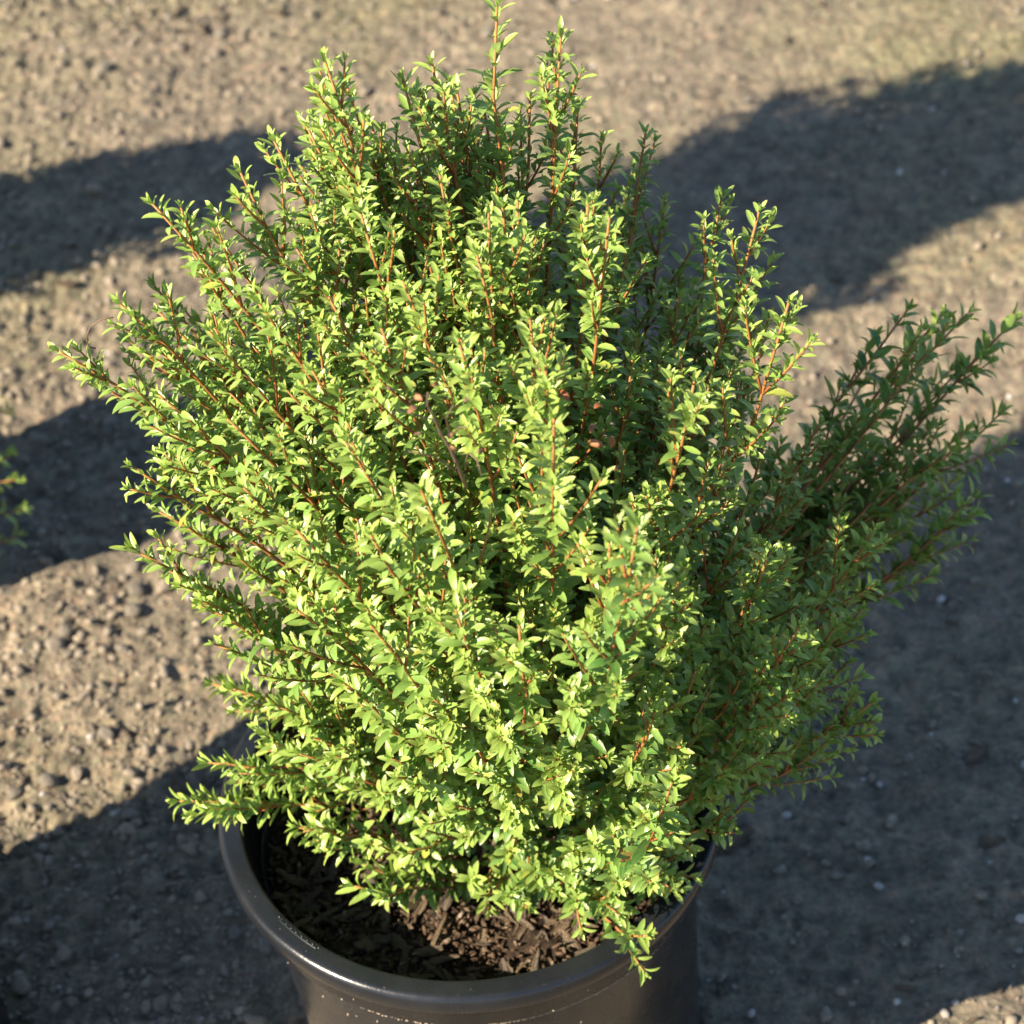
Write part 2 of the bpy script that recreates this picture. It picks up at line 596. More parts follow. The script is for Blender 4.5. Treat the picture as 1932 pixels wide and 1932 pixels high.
def soil_mesh(rad):
    nr, na = 46, 150
    v, f = [(0, 0, 0.004)], []
    for i in range(1, nr + 1):
        r = rad * i / nr
        for k in range(na):
            a = 2 * math.pi * k / na
            x, y = r * math.cos(a), r * math.sin(a)
            h = 0.010 * (float(lattice_noise(np.array([x * 60 + 70]), np.array([y * 60 + 70]), 21)[0]) - .5) + 0.012 * (float(lattice_noise(np.array([x * 22 + 70]), np.array([y * 22 + 70]), 22)[0]) - .5)
            v.append((x, y, h))
    for k in range(na):
        f.append((0, 1 + k, 1 + (k + 1) % na))
    for i in range(nr - 1):
        for k in range(na):
            a, b = 1 + i * na + k, 1 + i * na + (k + 1) % na
            f.append((a, a + na, b + na, b))
    flat = [i for q in f for i in q]
    me = mesh_from('potting_soil', np.array(v), flat, [len(q) for q in f])
    me.materials.append(SOIL)
    return me


soil_me = soil_mesh(0.1535)
chip_meshes = [chip_mesh('bark_chip', 120 + i, .2) for i in range(9)]
for me in chip_meshes:
    me.materials.append(CHIP)


def nursery_pot(loc, scale, label, n_chips):
    root = obj('nursery_pot', None, None, None, label=label, category='plant pot', group='black nursery pots')
    root.location = loc
    root.scale = (scale,) * 3
    obj('pot_wall', pot_body_me, None, root)
    obj('rim', pot_rim_me, None, root)
    soil = obj('potting_soil', soil_me, None, root)
    soil.location = (0, 0, SOIL_Z)
    for i in range(n_chips):
        a = rng.uniform(0, 6.283) if rng.random() < .4 else rng.uniform(3.3, 6.1)
        r = .150 * math.sqrt(rng.uniform(.02, 1))
        s = rng.choice([rng.uniform(.006, .012), rng.uniform(.010, .022)])
        r = min(r, .150 - s * .45)
        c = obj('bark_chip', chip_meshes[i % 9], None, soil)
        c.location = (r * math.cos(a), r * math.sin(a), rng.uniform(.003, .010))
        c.rotation_euler = (rng.normal() * .35, rng.normal() * .35, rng.uniform(0, 6.283))
        c.scale = (s * 1.25, s * 1.25 * rng.uniform(.38, .85), s * .7)
    if n_chips > 100:                                              # the small litter between the chips
        lv_, lf_ = [], []
        for i in range(6000):
            a, r = rng.uniform(0, 6.283), .150 * math.sqrt(rng.uniform(.02, 1))
            s = rng.uniform(.0010, .0048)
            q = Matrix.Rotation(rng.uniform(0, 6.283), 3, 'Z') @ Matrix.Rotation(rng.normal() * .5, 3, 'X') @ Matrix.Rotation(rng.normal() * .5, 3, 'Y')
            v = ICO_V * (1 + rng.normal(size=(12, 1)) * .25) * np.array([1, .42, .25]) * s
            lv_.append(v @ np.array(q).T + np.array([r * math.cos(a), r * math.sin(a), rng.uniform(.001, .009)]))
            lf_.append(ICO_F + 12 * i)
        lf_ = np.concatenate(lf_)
        obj('bark_litter', mesh_from('bark_litter', np.concatenate(lv_), lf_.ravel(), np.full(len(lf_), 3)), LITTER, soil, kind='stuff')
    return root


main_pot = nursery_pot((0, 0, 0), 1.0, 'large black plastic nursery pot holding the big bushy shrub', 300)
# the moulded mark on the rim, bottom left
mk = Buf()
th = np.radians(np.linspace(216.5, 230, 16))
line = np.stack([.1672 * np.cos(th), .1672 * np.sin(th), np.full(16, RIM_Z - .0003)], -1)
mk.tube(line, .0009, 6)
for q in np.linspace(0, 15, 9).astype(int):
    d = line[q] * np.array([.992, .992, 1])
    mk.tube([d + np.array([0, 0, -.0006]), d + np.array([0, 0, .0004]), d + np.array([0, 0, .0011])], [.0013, .0013, .0005], 6)
obj('moulded_mark', mk.mesh('moulded_mark'), POT, main_pot)
# grit caught on the ledges under the rim
gb_v, gb_f, k = [], [], 0
for i in range(300):
    ledge = rng.choice([0, 0, 1, 1, 1, 2])
    a = R(rng.choice([rng.normal(232, 9), rng.normal(262, 14), rng.normal(305, 12), rng.uniform(195, 345)]))
    if ledge == 0:
        r, z = .1712 + rng.uniform(0, .0015), .3098 + rng.normal() * .0006
    elif ledge == 1:
        r, z = .1650, .2846 + rng.normal() * .0008
    else:
        z = rng.uniform(.245, .306)
        r = .1702 + (z - .29) * .09 if z > .288 else .1582 - (.28 - z) * .040
    s = rng.uniform(.0003, .0010)
    gb_v.append(ICO_V * s * (1 + rng.normal(size=(12, 1)) * .2) + np.array([r * math.cos(a), r * math.sin(a), z]))
    gb_f.append(ICO_F + 12 * i)
for i in range(700):                                               # a crusted line along the ledge
    a = R(rng.choice([rng.normal(292, 13), rng.uniform(240, 330)]))
    r, z = rng.choice([.1671, .1713]), 0
    z = (.2847 if r < .17 else .3092) + rng.normal() * .0003
    s = rng.uniform(.00025, .0006)
    gb_v.append(ICO_V * s * np.array([1.6, 1.2, .7]) + np.array([r * math.cos(a), r * math.sin(a), z]))
    gb_f.append(ICO_F + 12 * (300 + i))
gb_f = np.concatenate(gb_f)
obj('grit', mesh_from('grit', np.concatenate(gb_v), gb_f.ravel(), np.full(len(gb_f), 3)), DUST, main_pot, kind='stuff')

# ------------------------------------------------------------------ shrub
# one leaf: base, four rows of three, tip; x along the leaf, y across, z up out of the upper face
ST = np.array([.15, .40, .68, .90])
WD = np.array([.30, .50, .455, .25])
LV = [(0, 0, 0)]
for s_, w_ in zip(ST, WD):
    LV += [(s_, -w_, 1), (s_, 0, 0), (s_, w_, 1)]
LV.append((1, 0, 0))
LV = np.array(LV, float)
LF3 = [(0, 1, 2), (0, 2, 3), (10, 13, 11), (11, 13, 12)]
LF4 = []
for r_ in range(3):
    a_ = 1 + 3 * r_
    LF4 += [(a_, a_ + 3, a_ + 4, a_ + 1), (a_ + 1, a_ + 4, a_ + 5, a_ + 2)]
LFLAT = np.array([i for f in LF3 for i in f] + [i for f in LF4 for i in f])
LTOT = np.array([3] * 4 + [4] * 6)
LTRI = np.array(LF3 + [t for q in LF4 for t in ((q[0], q[1], q[2]), (q[0], q[2], q[3]))])


class Leaves:
    def __init__(self):
        self.rows = []

    def add(self, p, d, n, length, width, curl, fold, age, rnd=None):
        self.rows.append((*p, *d, *n, length, width, curl, fold, age, rng.random() if rnd is None else rnd))

    def build(self):
        """All leaves: vertices (N,14,3), colours (N,14,4)."""
        A = np.array(self.rows)
        p, d, n = A[:, 0:3], A[:, 3:6], A[:, 6:9]
        L, W, C, F, age, rnd = (A[:, i] for i in range(9, 15))
        d = d / np.linalg.norm(d, axis=1, keepdims=True)
        n = n - d * (n * d).sum(1, keepdims=True)
        n = n / np.maximum(np.linalg.norm(n, axis=1, keepdims=True), 1e-9)
        s = np.cross(n, d)
        x = LV[:, 0][None, :] * L[:, None]
        y = LV[:, 1][None, :] * W[:, None]
        ang = C[:, None] * LV[:, 0][None, :]                     # the blade bends down along its length
        k = np.where(np.abs(C) < 1e-3, 1e-3, C)[:, None]
        xb = L[:, None] * np.sin(ang * np.sign(1) + 0) / k
        zb = -L[:, None] * (1 - np.cos(ang)) / k
        zf = np.abs(LV[:, 1])[None, :] * W[:, None] * F[:, None]
        v = p[:, None, :] + xb[..., None] * d[:, None, :] + y[..., None] * s[:, None, :] + (zb + zf)[..., None] * n[:, None, :]
        a = np.zeros((len(A), 14, 4))
        a[..., 0] = rnd[:, None]
        a[..., 1] = age[:, None]
        a[..., 2] = 0.5 + 0.5 * np.sign(LV[:, 1])[None, :]
        a[..., 3] = LV[:, 0][None, :]
        return v, a


def leaves_mesh(name, v, a):
    n = len(v)
    flat = (LFLAT[None, :] + 14 * np.arange(n)[:, None]).ravel()
    # triangles first then quads inside each leaf
    me = mesh_from(name, v.reshape(-1, 3), flat, np.tile(LTOT, n), True, a.reshape(-1, 4))
    me.materials.append(LEAF)
    return me


def perp(t):
    u = np.cross(t, UP)
    if np.linalg.norm(u) < .1:
        u = np.cross(t, np.array([1.0, 0, 0]))
    return unit(u)


def bezier(p0, p1, p2, p3, n):
    t = np.linspace(0, 1, n)[:, None]
    return (1 - t) ** 3 * p0 + 3 * (1 - t) ** 2 * t * p1 + 3 * (1 - t) * t * t * p2 + t ** 3 * p3


LIGHT_PULL = unit(SUN_DIR * .8 + UP * .5)


def leafy(buf, lv, pts, r0, r1, start, node, size, young, depth=0, side=.22, stem_age=(0.0, 1.0)):
    """A shoot along pts: its tube goes to buf, its leaves to lv. young lifts the tint towards fresh growth."""
    pts = np.asarray(pts, float)
    seg = np.linalg.norm(np.diff(pts, axis=0), axis=1)
    cum = np.concatenate([[0], np.cumsum(seg)])
    total = cum[-1]
    sfrac = cum / total
    buf.tube(pts, r0 + (r1 - r0) * sfrac ** .8, 5 if depth == 0 else 4, True, stem_age[0] + (stem_age[1] - stem_age[0]) * sfrac)

    def sample(s):
        i = int(np.clip(np.searchsorted(cum, s) - 1, 0, len(pts) - 2))
        f = (s - cum[i]) / max(seg[i], 1e-9)
        return pts[i] + (pts[i + 1] - pts[i]) * f, unit(pts[i + 1] - pts[i])
    s = start * total
    roll = rng.uniform(0, 6.28)
    while s < total:
        p, t = sample(s)
        u = perp(t)
        w = np.cross(t, u)
        rest = total - s
        tip = math.exp(-rest / .022)                              # 1 at the very tip
        sz = size * (1 - .28 * tip) * rng.uniform(.72, 1.18)
        roll += math.pi / 2 + rng.normal() * .18
        for k in (0, 1):
            if rng.random() < .05 + (.10 if rest > .2 else 0):
                continue
            a = roll + k * math.pi + rng.normal() * .12
            rad = math.cos(a) * u + math.sin(a) * w
            open_ = R(rng.normal(54, 12)) * (1 - .48 * tip)
            d = unit(math.cos(open_) * t + math.sin(open_) * rad + LIGHT_PULL * .10 * rng.random())
            n = unit(math.sin(open_) * t - math.cos(open_) * rad + LIGHT_PULL * rng.uniform(.1, .9))
            ln = sz * rng.uniform(.9, 1.1)
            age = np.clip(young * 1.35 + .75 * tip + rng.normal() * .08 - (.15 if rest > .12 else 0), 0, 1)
            lv.add(p + rad * .001, d, n, ln, ln * rng.uniform(.27, .37), rng.normal(.60, .42), rng.uniform(.15, .75), age)
            if depth < 2 and rest > .012 and rng.random() < .50:   # the little leaf tufts in the axils
                ax = unit(.75 * t + .65 * rad + rng.normal(size=3) * .12)
                q = p + ax * .0022
                for j in range(rng.integers(2, 4)):
                    b = rng.uniform(0, 6.28) + j * 3.14
                    u2 = perp(ax)
                    r2 = math.cos(b) * u2 + math.sin(b) * np.cross(ax, u2)
                    o2 = R(rng.uniform(18, 52))
                    d2 = unit(math.cos(o2) * ax + math.sin(o2) * r2)
                    n2 = unit(math.sin(o2) * ax - math.cos(o2) * r2 + LIGHT_PULL * .4)
                    l2 = sz * rng.uniform(.30, .62)
                    lv.add(q, d2, n2, l2, l2 * rng.uniform(.30, .42), rng.normal(.3, .3), rng.uniform(.2, .7), np.clip(young + .33 + rng.normal() * .12, 0, 1))
            if depth < 1 and rest > .03 and rng.random() < side:
                ln2 = min(rng.uniform(.022, .075), rest * .85)
                d0 = unit(.85 * t + .5 * rad + UP * .1)
                d1 = unit(d0 + .5 * t + .25 * UP)
                sub = bezier(p, p + d0 * ln2 * .35, p + d0 * ln2 * .5 + d1 * ln2 * .2, p + d0 * ln2 * .55 + d1 * ln2 * .45, 6)
                leafy(buf, lv, sub, .0010, .0006, .22, node * .85, size * .86, young + .06, depth + 1, 0, (.6, 1))
        s += node * rng.uniform(.8, 1.2) * (1 - .45 * tip)
    p, t = sample(total)
    u = perp(t)
    for k in range(4):                                             # the closed tip
        a = roll + k * math.pi / 2
        rad = math.cos(a) * u + math.sin(a) * np.cross(t, u)
        o_ = R(14 + 16 * (k // 2))
        ln = size * rng.uniform(.34, .58)
        lv.add(p, unit(math.cos(o_) * t + math.sin(o_) * rad), unit(math.sin(o_) * t - math.cos(o_) * rad), ln, ln * .34, .2, .5, np.clip(young + .75, 0, 1))


def main_path(tip, base, sag=0.0):
    tip, base = np.asarray(tip, float), np.asarray(base, float)
    L = np.linalg.norm(tip - base)
    d = unit(tip - base)
    # wands fan out leftwards from a fork right of the pot's middle; on the right they bow out low and then stand up
    w = np.clip((tip[0] - .03) / .10, 0, 1) * (.35 if tip[1] > .11 and tip[0] > .18 else 1)
    h = max(0.0, tip[2] - base[2] - .04)
    fork = base + np.array([.045 * (1 - w), .45 * min(tip[1], 0.0), (.36 - .34 * w) * h])
    up_end = unit(unit(tip - fork) * (1 - .5 * w) + UP * (.05 + .50 * w))
    p1 = base + (unit(fork - base + d * .10) * (1 - w) + unit(d + UP * .05) * w) * L * .28
    p2 = tip - up_end * L * (.40 + .03 * w)
    pts = bezier(base, p1, p2, tip, 15)
    wob = np.cumsum(rng.normal(size=(15, 3)) * .0016, 0)
    wob -= np.linspace(0, 1, 15)[:, None] * wob[-1]
    return pts + wob


def base_point(tip):
    a = math.atan2(tip[1], tip[0]) + rng.normal() * .5
    r = rng.uniform(.004, .040)
    return np.array([.018 + r * math.cos(a), r * math.sin(a), SOIL_Z + rng.uniform(.0, .085)])


# shoots that can be told apart: where the tip stands in the view, how far back, leaf size, freshness, where its leaves begin
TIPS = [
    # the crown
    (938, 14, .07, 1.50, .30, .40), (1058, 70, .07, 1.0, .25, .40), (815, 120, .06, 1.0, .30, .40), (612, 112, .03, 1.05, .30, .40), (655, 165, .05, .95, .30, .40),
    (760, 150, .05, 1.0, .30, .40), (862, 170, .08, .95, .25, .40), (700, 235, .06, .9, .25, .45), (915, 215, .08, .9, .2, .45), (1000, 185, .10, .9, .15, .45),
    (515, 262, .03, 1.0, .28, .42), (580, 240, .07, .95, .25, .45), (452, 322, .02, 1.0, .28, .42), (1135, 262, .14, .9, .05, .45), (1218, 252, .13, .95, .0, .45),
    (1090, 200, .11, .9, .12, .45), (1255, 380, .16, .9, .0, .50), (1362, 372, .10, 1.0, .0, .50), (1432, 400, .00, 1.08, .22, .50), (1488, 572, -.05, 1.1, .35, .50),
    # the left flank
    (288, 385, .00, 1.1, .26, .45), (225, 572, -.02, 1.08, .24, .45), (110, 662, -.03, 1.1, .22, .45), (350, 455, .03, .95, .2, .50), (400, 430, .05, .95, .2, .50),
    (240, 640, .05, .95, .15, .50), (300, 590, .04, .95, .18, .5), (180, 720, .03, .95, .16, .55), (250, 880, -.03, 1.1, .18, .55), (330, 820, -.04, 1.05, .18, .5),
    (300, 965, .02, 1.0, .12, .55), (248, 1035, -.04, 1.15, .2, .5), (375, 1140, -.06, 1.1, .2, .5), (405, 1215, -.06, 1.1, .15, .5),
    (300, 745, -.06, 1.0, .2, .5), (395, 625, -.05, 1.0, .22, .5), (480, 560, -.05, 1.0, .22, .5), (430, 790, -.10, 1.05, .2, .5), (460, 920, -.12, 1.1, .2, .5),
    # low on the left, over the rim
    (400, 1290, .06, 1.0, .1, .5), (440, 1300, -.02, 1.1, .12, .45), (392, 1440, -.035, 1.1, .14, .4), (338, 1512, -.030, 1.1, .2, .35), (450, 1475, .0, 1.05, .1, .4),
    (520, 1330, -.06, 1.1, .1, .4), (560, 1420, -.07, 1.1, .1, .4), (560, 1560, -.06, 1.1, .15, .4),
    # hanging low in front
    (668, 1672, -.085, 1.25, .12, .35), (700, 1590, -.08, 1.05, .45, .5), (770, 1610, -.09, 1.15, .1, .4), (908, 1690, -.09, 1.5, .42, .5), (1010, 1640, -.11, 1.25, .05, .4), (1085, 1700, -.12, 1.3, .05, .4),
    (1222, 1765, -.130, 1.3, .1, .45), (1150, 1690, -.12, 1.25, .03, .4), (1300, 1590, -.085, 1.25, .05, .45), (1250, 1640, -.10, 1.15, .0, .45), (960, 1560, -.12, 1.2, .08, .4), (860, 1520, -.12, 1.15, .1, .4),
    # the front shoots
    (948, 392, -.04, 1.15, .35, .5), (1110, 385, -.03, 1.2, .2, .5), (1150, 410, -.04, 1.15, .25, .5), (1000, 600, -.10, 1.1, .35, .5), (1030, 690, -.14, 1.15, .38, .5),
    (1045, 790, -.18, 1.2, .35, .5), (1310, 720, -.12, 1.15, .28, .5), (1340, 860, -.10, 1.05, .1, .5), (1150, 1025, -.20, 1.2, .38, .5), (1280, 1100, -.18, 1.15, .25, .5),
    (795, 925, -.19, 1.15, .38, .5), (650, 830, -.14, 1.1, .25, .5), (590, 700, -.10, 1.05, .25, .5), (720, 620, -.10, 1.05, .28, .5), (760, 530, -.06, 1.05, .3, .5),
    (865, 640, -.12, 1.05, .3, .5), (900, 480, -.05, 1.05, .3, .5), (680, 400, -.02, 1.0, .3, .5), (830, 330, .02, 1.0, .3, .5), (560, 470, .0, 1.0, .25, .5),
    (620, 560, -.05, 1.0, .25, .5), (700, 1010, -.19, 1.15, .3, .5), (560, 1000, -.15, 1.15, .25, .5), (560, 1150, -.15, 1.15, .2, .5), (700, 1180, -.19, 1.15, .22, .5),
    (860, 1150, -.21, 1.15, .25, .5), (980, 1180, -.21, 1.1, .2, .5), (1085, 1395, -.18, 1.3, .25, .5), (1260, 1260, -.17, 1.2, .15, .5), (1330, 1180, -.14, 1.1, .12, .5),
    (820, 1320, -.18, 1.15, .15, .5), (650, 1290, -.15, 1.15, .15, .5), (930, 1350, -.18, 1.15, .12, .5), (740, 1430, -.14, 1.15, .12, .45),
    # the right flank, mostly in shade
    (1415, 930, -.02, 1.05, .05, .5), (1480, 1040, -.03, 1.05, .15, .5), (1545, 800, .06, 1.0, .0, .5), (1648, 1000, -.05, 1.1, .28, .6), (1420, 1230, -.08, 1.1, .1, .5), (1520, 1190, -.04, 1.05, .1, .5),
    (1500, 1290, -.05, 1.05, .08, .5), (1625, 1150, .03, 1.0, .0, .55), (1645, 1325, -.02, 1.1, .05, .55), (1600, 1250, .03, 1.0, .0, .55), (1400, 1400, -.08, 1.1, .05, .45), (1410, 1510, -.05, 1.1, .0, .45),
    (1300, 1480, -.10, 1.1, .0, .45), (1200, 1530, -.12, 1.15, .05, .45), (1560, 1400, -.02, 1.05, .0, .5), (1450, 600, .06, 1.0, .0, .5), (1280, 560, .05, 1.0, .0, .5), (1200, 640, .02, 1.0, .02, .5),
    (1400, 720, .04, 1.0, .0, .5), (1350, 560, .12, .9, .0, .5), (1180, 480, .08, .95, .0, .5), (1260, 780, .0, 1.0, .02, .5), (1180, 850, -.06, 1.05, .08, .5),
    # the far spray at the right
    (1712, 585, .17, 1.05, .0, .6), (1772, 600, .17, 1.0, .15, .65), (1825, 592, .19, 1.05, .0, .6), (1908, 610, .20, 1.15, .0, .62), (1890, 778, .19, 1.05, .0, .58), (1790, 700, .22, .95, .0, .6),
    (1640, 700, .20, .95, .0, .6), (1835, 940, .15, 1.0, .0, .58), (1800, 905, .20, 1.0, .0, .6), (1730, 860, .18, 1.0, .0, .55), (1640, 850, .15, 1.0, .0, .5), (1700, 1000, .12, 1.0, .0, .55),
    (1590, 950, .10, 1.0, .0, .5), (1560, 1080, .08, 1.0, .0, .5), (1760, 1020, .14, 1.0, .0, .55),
]
OUTLINE = np.array([(612, 130), (830, 130), (940, 40), (1065, 90), (1110, 260), (1225, 270), (1370, 400), (1440, 430), (1490, 600), (1500, 800), (1560, 960), (1560, 1300), (1400, 1450), (1320, 1540), (1230, 1650), (1040, 1640), (905, 1580), (700, 1560), (520, 1520), (430, 1420), (500, 1300), (450, 1150), (410, 1040), (400, 940), (200, 700), (250, 590), (310, 430), (460, 350), (530, 290)], float)


def inside(px, py, poly):
    c, j = False, len(poly) - 1
    for i in range(len(poly)):
        (xi, yi), (xj, yj) = poly[i], poly[j]
        if (yi > py) != (yj > py) and px < (xj - xi) * (py - yi) / (yj - yi) + xi:
            c = not c
        j = i
    return c


def front(px, py):
    """How far forward the bush bulges at that height of the view."""
    y = np.interp(py, [0, 200, 400, 600, 800, 1000, 1200, 1400, 1600, 1750], [.08, .04, -.03, -.09, -.15, -.185, -.19, -.165, -.115, -.08])
    edge = 1 - min(1, abs(px - 880) / 760) ** 2
    return y * edge + .05 * (1 - edge)


shrub = obj('bushy_shrub', None, None, None, label='bushy small leaved evergreen shrub with reddish stems in large pot', category='shrub')
shrub.location = (0, 0, SOIL_Z)
OFF = np.array([0, 0, SOIL_Z])
shoots = []
for t in TIPS:
    Yt = t[2] - (.055 if t[0] > 1380 and 1100 < t[1] else 0)           # the low right shoots stand out to the light
    p = at(t[0], t[1], Yt)
    while p[2] < .362 and math.hypot(p[0], p[1]) > .125:               # keep the low shoots above the rim
        Yt -= .004
        p = at(t[0], t[1], Yt)
    low = t[0] < 720 and t[1] > 1220
    shoots.append((p, t[3] * (1.32 if low else 1.0), t[4] + (.08 if low else 0), t[5] - (.08 if low else 0)))
count = 0
while count < 100:
    px, py = rng.uniform(180, 1600), rng.uniform(120, 1660)
    if not inside(px, py, OUTLINE):
        continue
    Y = front(px, py) + .05 + abs(rng.normal()) * .13
    p = at(px, py, Y)
    if p[2] < SOIL_Z + .10 or math.hypot(p[0], p[1]) > .34:
        continue
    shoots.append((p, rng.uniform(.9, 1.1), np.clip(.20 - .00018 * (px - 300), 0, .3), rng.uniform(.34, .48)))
    count += 1

count = 0
while count < 28:                                                  # the right flank, fuller low down
    px, py = rng.uniform(1180, 1600), rng.uniform(980, 1500)
    if px > 1620 - max(0, py - 1250) * 1.3:
        continue
    Y = -.155 + .00025 * (px - 1180) + rng.normal() * .05
    p = at(px, py, Y)
    if p[2] < SOIL_Z + .09:
        continue
    shoots.append((p, rng.uniform(.95, 1.15), rng.uniform(0, .1), rng.uniform(.3, .45)))
    count += 1

for i in range(34):                                                # the low back of the bush, mostly hidden, added to fill out its shadow
    a, r = R(rng.uniform(70, 132)), rng.uniform(.17, .25)
    shoots.append((np.array([r * math.cos(a), r * math.sin(a), rng.uniform(.35, .53)]), 1.0, .05, .30))
SPRAY = [(1490, 800), (1690, 650), (1850, 690), (1790, 950), (1620, 1080), (1470, 1080)]
count = 0
while count < 17:                                                  # more of the far spray
    px, py = rng.uniform(1470, 1850), rng.uniform(650, 1080)
    if not inside(px, py, SPRAY):
        continue
    shoots.append((at(px, py, rng.uniform(.115, .21)), 1.0, 0.0, .5))
    count += 1
count = 0
while count < 16:                                                  # the crown, close set
    px, py = rng.uniform(540, 1000), rng.uniform(150, 470)
    if not inside(px, py, OUTLINE) or (px > 880 and py < 300):
        continue
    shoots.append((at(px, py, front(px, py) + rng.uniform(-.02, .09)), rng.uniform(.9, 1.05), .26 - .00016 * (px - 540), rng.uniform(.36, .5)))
    count += 1

LVS = Leaves()
for tip, size, young, start in shoots:
    b = Buf()
    base = base_point(tip)
    L = np.linalg.norm(tip - base)
    far = tip[1] > .11 and tip[0] > .18
    leafy(b, LVS, main_path(tip, base) - OFF, (.0034 if far else (.0026 if L > .3 else .0019)), .0008, start * .85 if L > .2 else .18, .0102 if far else .0073, .0142 * (1 + (size - 1) * .6) * (1.42 if far else 1), young, 0, .10 if far else .20)
    obj('stem', b.mesh('stem'), BARK, shrub)
# trunks
for i in range(5):
    a = i * 1.256 + rng.uniform(-.3, .3)
    b = Buf()
    p0 = np.array([.012 * math.cos(a), .012 * math.sin(a), -.012])
    p3 = np.array([.045 * math.cos(a), .045 * math.sin(a), .14])
    pts = bezier(p0, p0 + UP * .05, p3 - UP * .05, p3, 8) + rng.normal(size=(8, 3)) * .0012
    b.tube(pts, np.linspace(.0085, .0045, 8), 8, True, np.full(8, .12))
    obj('trunk', b.mesh('trunk'), BARK, shrub)

V, A = LVS.build()
# which leaves show largest: the area of each that the camera sees past the other leaves
Vw = V + OFF
N = len(V)
quick = np.array([(0, 4, 13), (0, 13, 6)])
tris = (quick[None] + 14 * np.arange(N)[:, None, None]).reshape(-1, 3)
tree = BVHTree.FromPolygons(Vw.reshape(-1, 3).tolist(), tris.tolist(), all_triangles=True)
view = FW
tv = Vw[:, LTRI]
areas = .5 * np.cross(tv[:, :, 1] - tv[:, :, 0], tv[:, :, 2] - tv[:, :, 0]) @ view
seen_area = np.abs(areas.sum(1)) / ((Vw.mean(1) - CAM) @ view) ** 2
cand = np.argsort(-seen_area)[:4000]
score = np.zeros(N)
camv = Vector(CAM)
for i in cand:
    hit = 0
    for q in (2, 5, 8, 11, 4, 9):
        t = Vector(Vw[i, q])
        d = (camv - t)
        dist = d.length
        d.normalize()
        if tree.ray_cast(t + d * .0018, d, dist)[0] is None:
            hit += 1
    score[i] = seen_area[i] * hit / 6
best = set(np.argsort(-score)[:300].tolist())
for i in sorted(best):
    c = V[i, 0].copy()
    o = obj('leaf', leaves_mesh('leaf', V[i:i + 1] - c, A[i:i + 1]), None, shrub)
    o.location = c
rest = np.array([i for i in range(N) if i not in best])
obj('foliage', leaves_mesh('foliage', V[rest], A[rest]), None, shrub, kind='stuff')

# the dried flower stalk in the middle of the bush
def shot(points, Y):
    return [at(x * 1932 / 1946, y * 1932 / 1946, Y) - OFF for x, y in points]


stalk = Buf()
DY = -.185
for pts, r0, r1 in (
        ([(886, 925), (868, 874), (853, 833), (837, 800), (820, 755), (810, 729), (811, 697)], .0010, .0004),
        ([(855, 828), (847, 770), (859, 721)], .0006, .0003),
        ([(859, 828), (873, 787), (886, 763)], .0006, .0003),
        ([(834, 800), (801, 776), (758, 746), (740, 739)], .0005, .0003),
        ([(822, 756), (793, 726), (777, 715)], .0005, .0003),
        ([(884, 905), (842, 864), (820, 833), (775, 809)], .0007, .0003),
        ([(884, 890), (888, 850), (893, 838), (904, 838), (912, 855)], .0005, .0003)):
    P = np.array(shot(pts, DY))
    P[:, 1] += np.linspace(0, -.02, len(P))
    stalk.tube(P, np.linspace(r0, r1, len(P)), 6, True, np.full(len(P), .25))
for x, y in ((886, 760), (742, 739), (912, 857), (795, 824)):
    c = shot([(x, y)], DY - .02)[0]
    for k in range(3):
        d = unit(rng.normal(size=3))
        stalk.tube([c - d * .0022, c - d * .001, c, c + d * .001, c + d * .0022], [.0002, .0007, .0009, .0006, .0002], 6, True, np.full(5, .3))
twig = Buf()
P = np.array(shot([(182, 662), (168, 660), (164, 640), (172, 620), (190, 608), (216, 603)], -.035))
twig.tube(P, np.linspace(.0006, .0003, len(P)), 5, True, np.full(len(P), .3))
obj('dry_twig', twig.mesh('dry_twig'), BARK, shrub, label='thin dry curled tendril at the far left shoot')
obj('dried_flower_stalk', stalk.mesh('dried_flower_stalk'), BARK, shrub, label='dead brown twiggy flower stalk amid green leaves')
for k, (x, y, Yd, ln, ang, mat, nm) in enumerate([
        (790, 766, -.207, .013, .9, DRY, 'dried_leaf'), (781, 747, -.200, .013, 2.6, DRY, 'dried_leaf'), (858, 838, -.197, .011, -1.3, DRY, 'dried_leaf'), (842, 727, -.197, .012, .2, DRY, 'dried_leaf'), (866, 862, -.200, .010, -1.0, DRY, 'dried_leaf'),
        (1068, 742, -.16, .014, 2.2, REDLEAF, 'red_leaf'), (1142, 757, -.16, .013, 1.0, REDLEAF, 'red_leaf'), (1128, 800, -.17, .013, 1.3, REDLEAF, 'red_leaf'), (1120, 838, -.185, .016, 2.8, REDLEAF, 'red_leaf'), (1168, 850, -.175, .014, -1.2, REDLEAF, 'red_leaf'), (1178, 888, -.18, .010, .2, REDLEAF, 'red_leaf')]):
    one = Leaves()
    right, upv = RT, UPV
    d = math.cos(ang) * right + math.sin(ang) * upv - view * .2
    one.add((0, 0, 0), d, -view + rng.normal(size=3) * .3, ln * .65, ln * .25, rng.uniform(1.2, 2.4), rng.uniform(-.6, 1.0), .5)
    v1, a1 = one.build()
    n1 = len(LFLAT)
    me = mesh_from(nm, v1.reshape(-1, 3), LFLAT, LTOT)
    me.materials.append(mat)
    o = obj(nm, me, None, shrub, label='dry tan leaf curled on the dead flower stalk' if nm == 'dried_leaf' else 'withered orange red leaf amid green leaves')
    o.location = shot([(x, y)], Yd + (.015 if mat is REDLEAF else 0))[0] - d * ln * .5

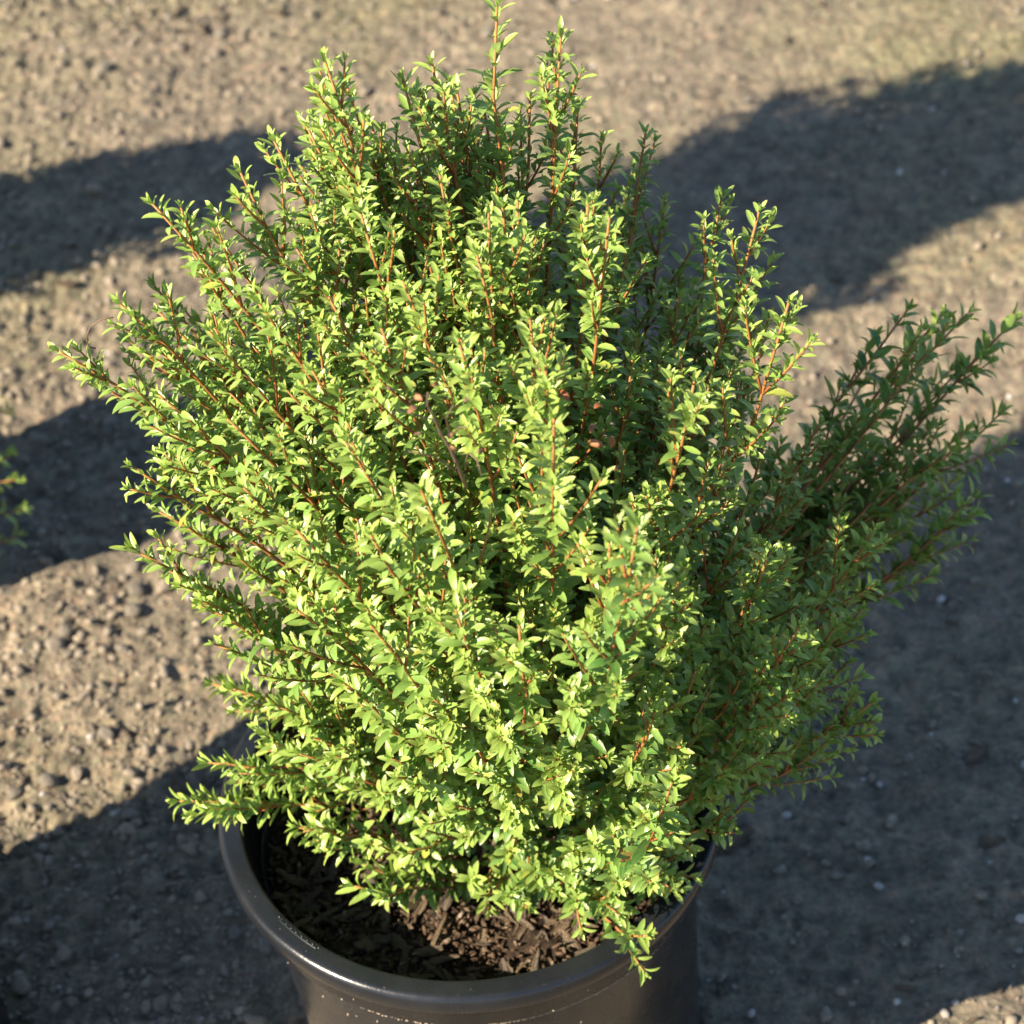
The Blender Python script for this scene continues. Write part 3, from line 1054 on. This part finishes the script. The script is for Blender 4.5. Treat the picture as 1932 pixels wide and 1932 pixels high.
# ------------------------------------------------------------------ the neighbours whose shadows cross the ground
nb_leaves = Leaves()
nb_stems = []
for i in range(120):
    a = rng.uniform(0, 6.283)
    z = rng.uniform(.14, .56)
    rmax = np.interp(z, [.1, .3, .45, .58], [.10, .135, .135, .06])
    r = rmax * math.sqrt(rng.uniform(.15, 1))
    tip = np.array([r * math.cos(a), r * math.sin(a), z])
    b = Buf()
    leafy(b, nb_leaves, main_path(tip, np.array([.02 * math.cos(a), .02 * math.sin(a), 0.0])), .0022, .0008, .25, .011, .0255, .1, 0, .16)
    me = b.mesh('stem')
    me.materials.append(BARK)
    nb_stems.append(me)
nv, na_ = nb_leaves.build()
nb_foliage = leaves_mesh('foliage', nv, na_)


def neighbour(x, y, ps, hs, ws, turn, pot_label, label):
    nursery_pot((x, y, 0), ps, pot_label, 24)
    root = obj('bushy_shrub', None, None, None, label=label, category='shrub', group='neighbouring potted shrubs')
    root.location = (x, y, SOIL_Z * ps)
    root.rotation_euler = (0, 0, turn)
    root.scale = (ws, ws, hs)
    for me in nb_stems:
        obj('stem', me, None, root)
    obj('foliage', nb_foliage, None, root, kind='stuff')
    return root


nbA = neighbour(-.66, .615, .70, 1.60, 1.46, .3, 'small black nursery pot standing off the middle of the left edge', 'potted shrub peeking in at the left edge beside the big shrub')
neighbour(-1.0, .945, .68, .74, .95, 1.7, 'small black nursery pot farthest back of the row at left', 'low potted shrub farthest back at left, casting the upper shadow band')
neighbour(-.555, .026, 1.0, 1.48, 1.16, 4.1, 'black nursery pot in deep shade at the bottom left corner', 'potted shrub standing nearest the bottom left corner')
# the low sprig of the left neighbour that reaches into the picture
sp_l = Leaves()
for j, (px, py) in enumerate([(30, 905), (42, 960), (36, 1010), (20, 860), (14, 775)]):
    tip = at(px, py, .58 + .012 * j)
    b = Buf()
    base = np.array([-.60, .615, tip[2] - .03])
    leafy(b, sp_l, main_path(tip, base), .0015, .0008, .2, .013, .019, .08, 1, 0)
    o = obj('stem', b.mesh('stem'), BARK, nbA)
    o.matrix_parent_inverse = Matrix.LocRotScale(nbA.location, nbA.rotation_euler, nbA.scale).inverted()
v2, a2 = sp_l.build()
for i in range(len(v2)):
    o = obj('leaf', leaves_mesh('leaf', v2[i:i + 1], a2[i:i + 1]), None, nbA)
    o.matrix_parent_inverse = Matrix.LocRotScale(nbA.location, nbA.rotation_euler, nbA.scale).inverted()
print('LEAVES', N, 'STEMS', len(shoots))
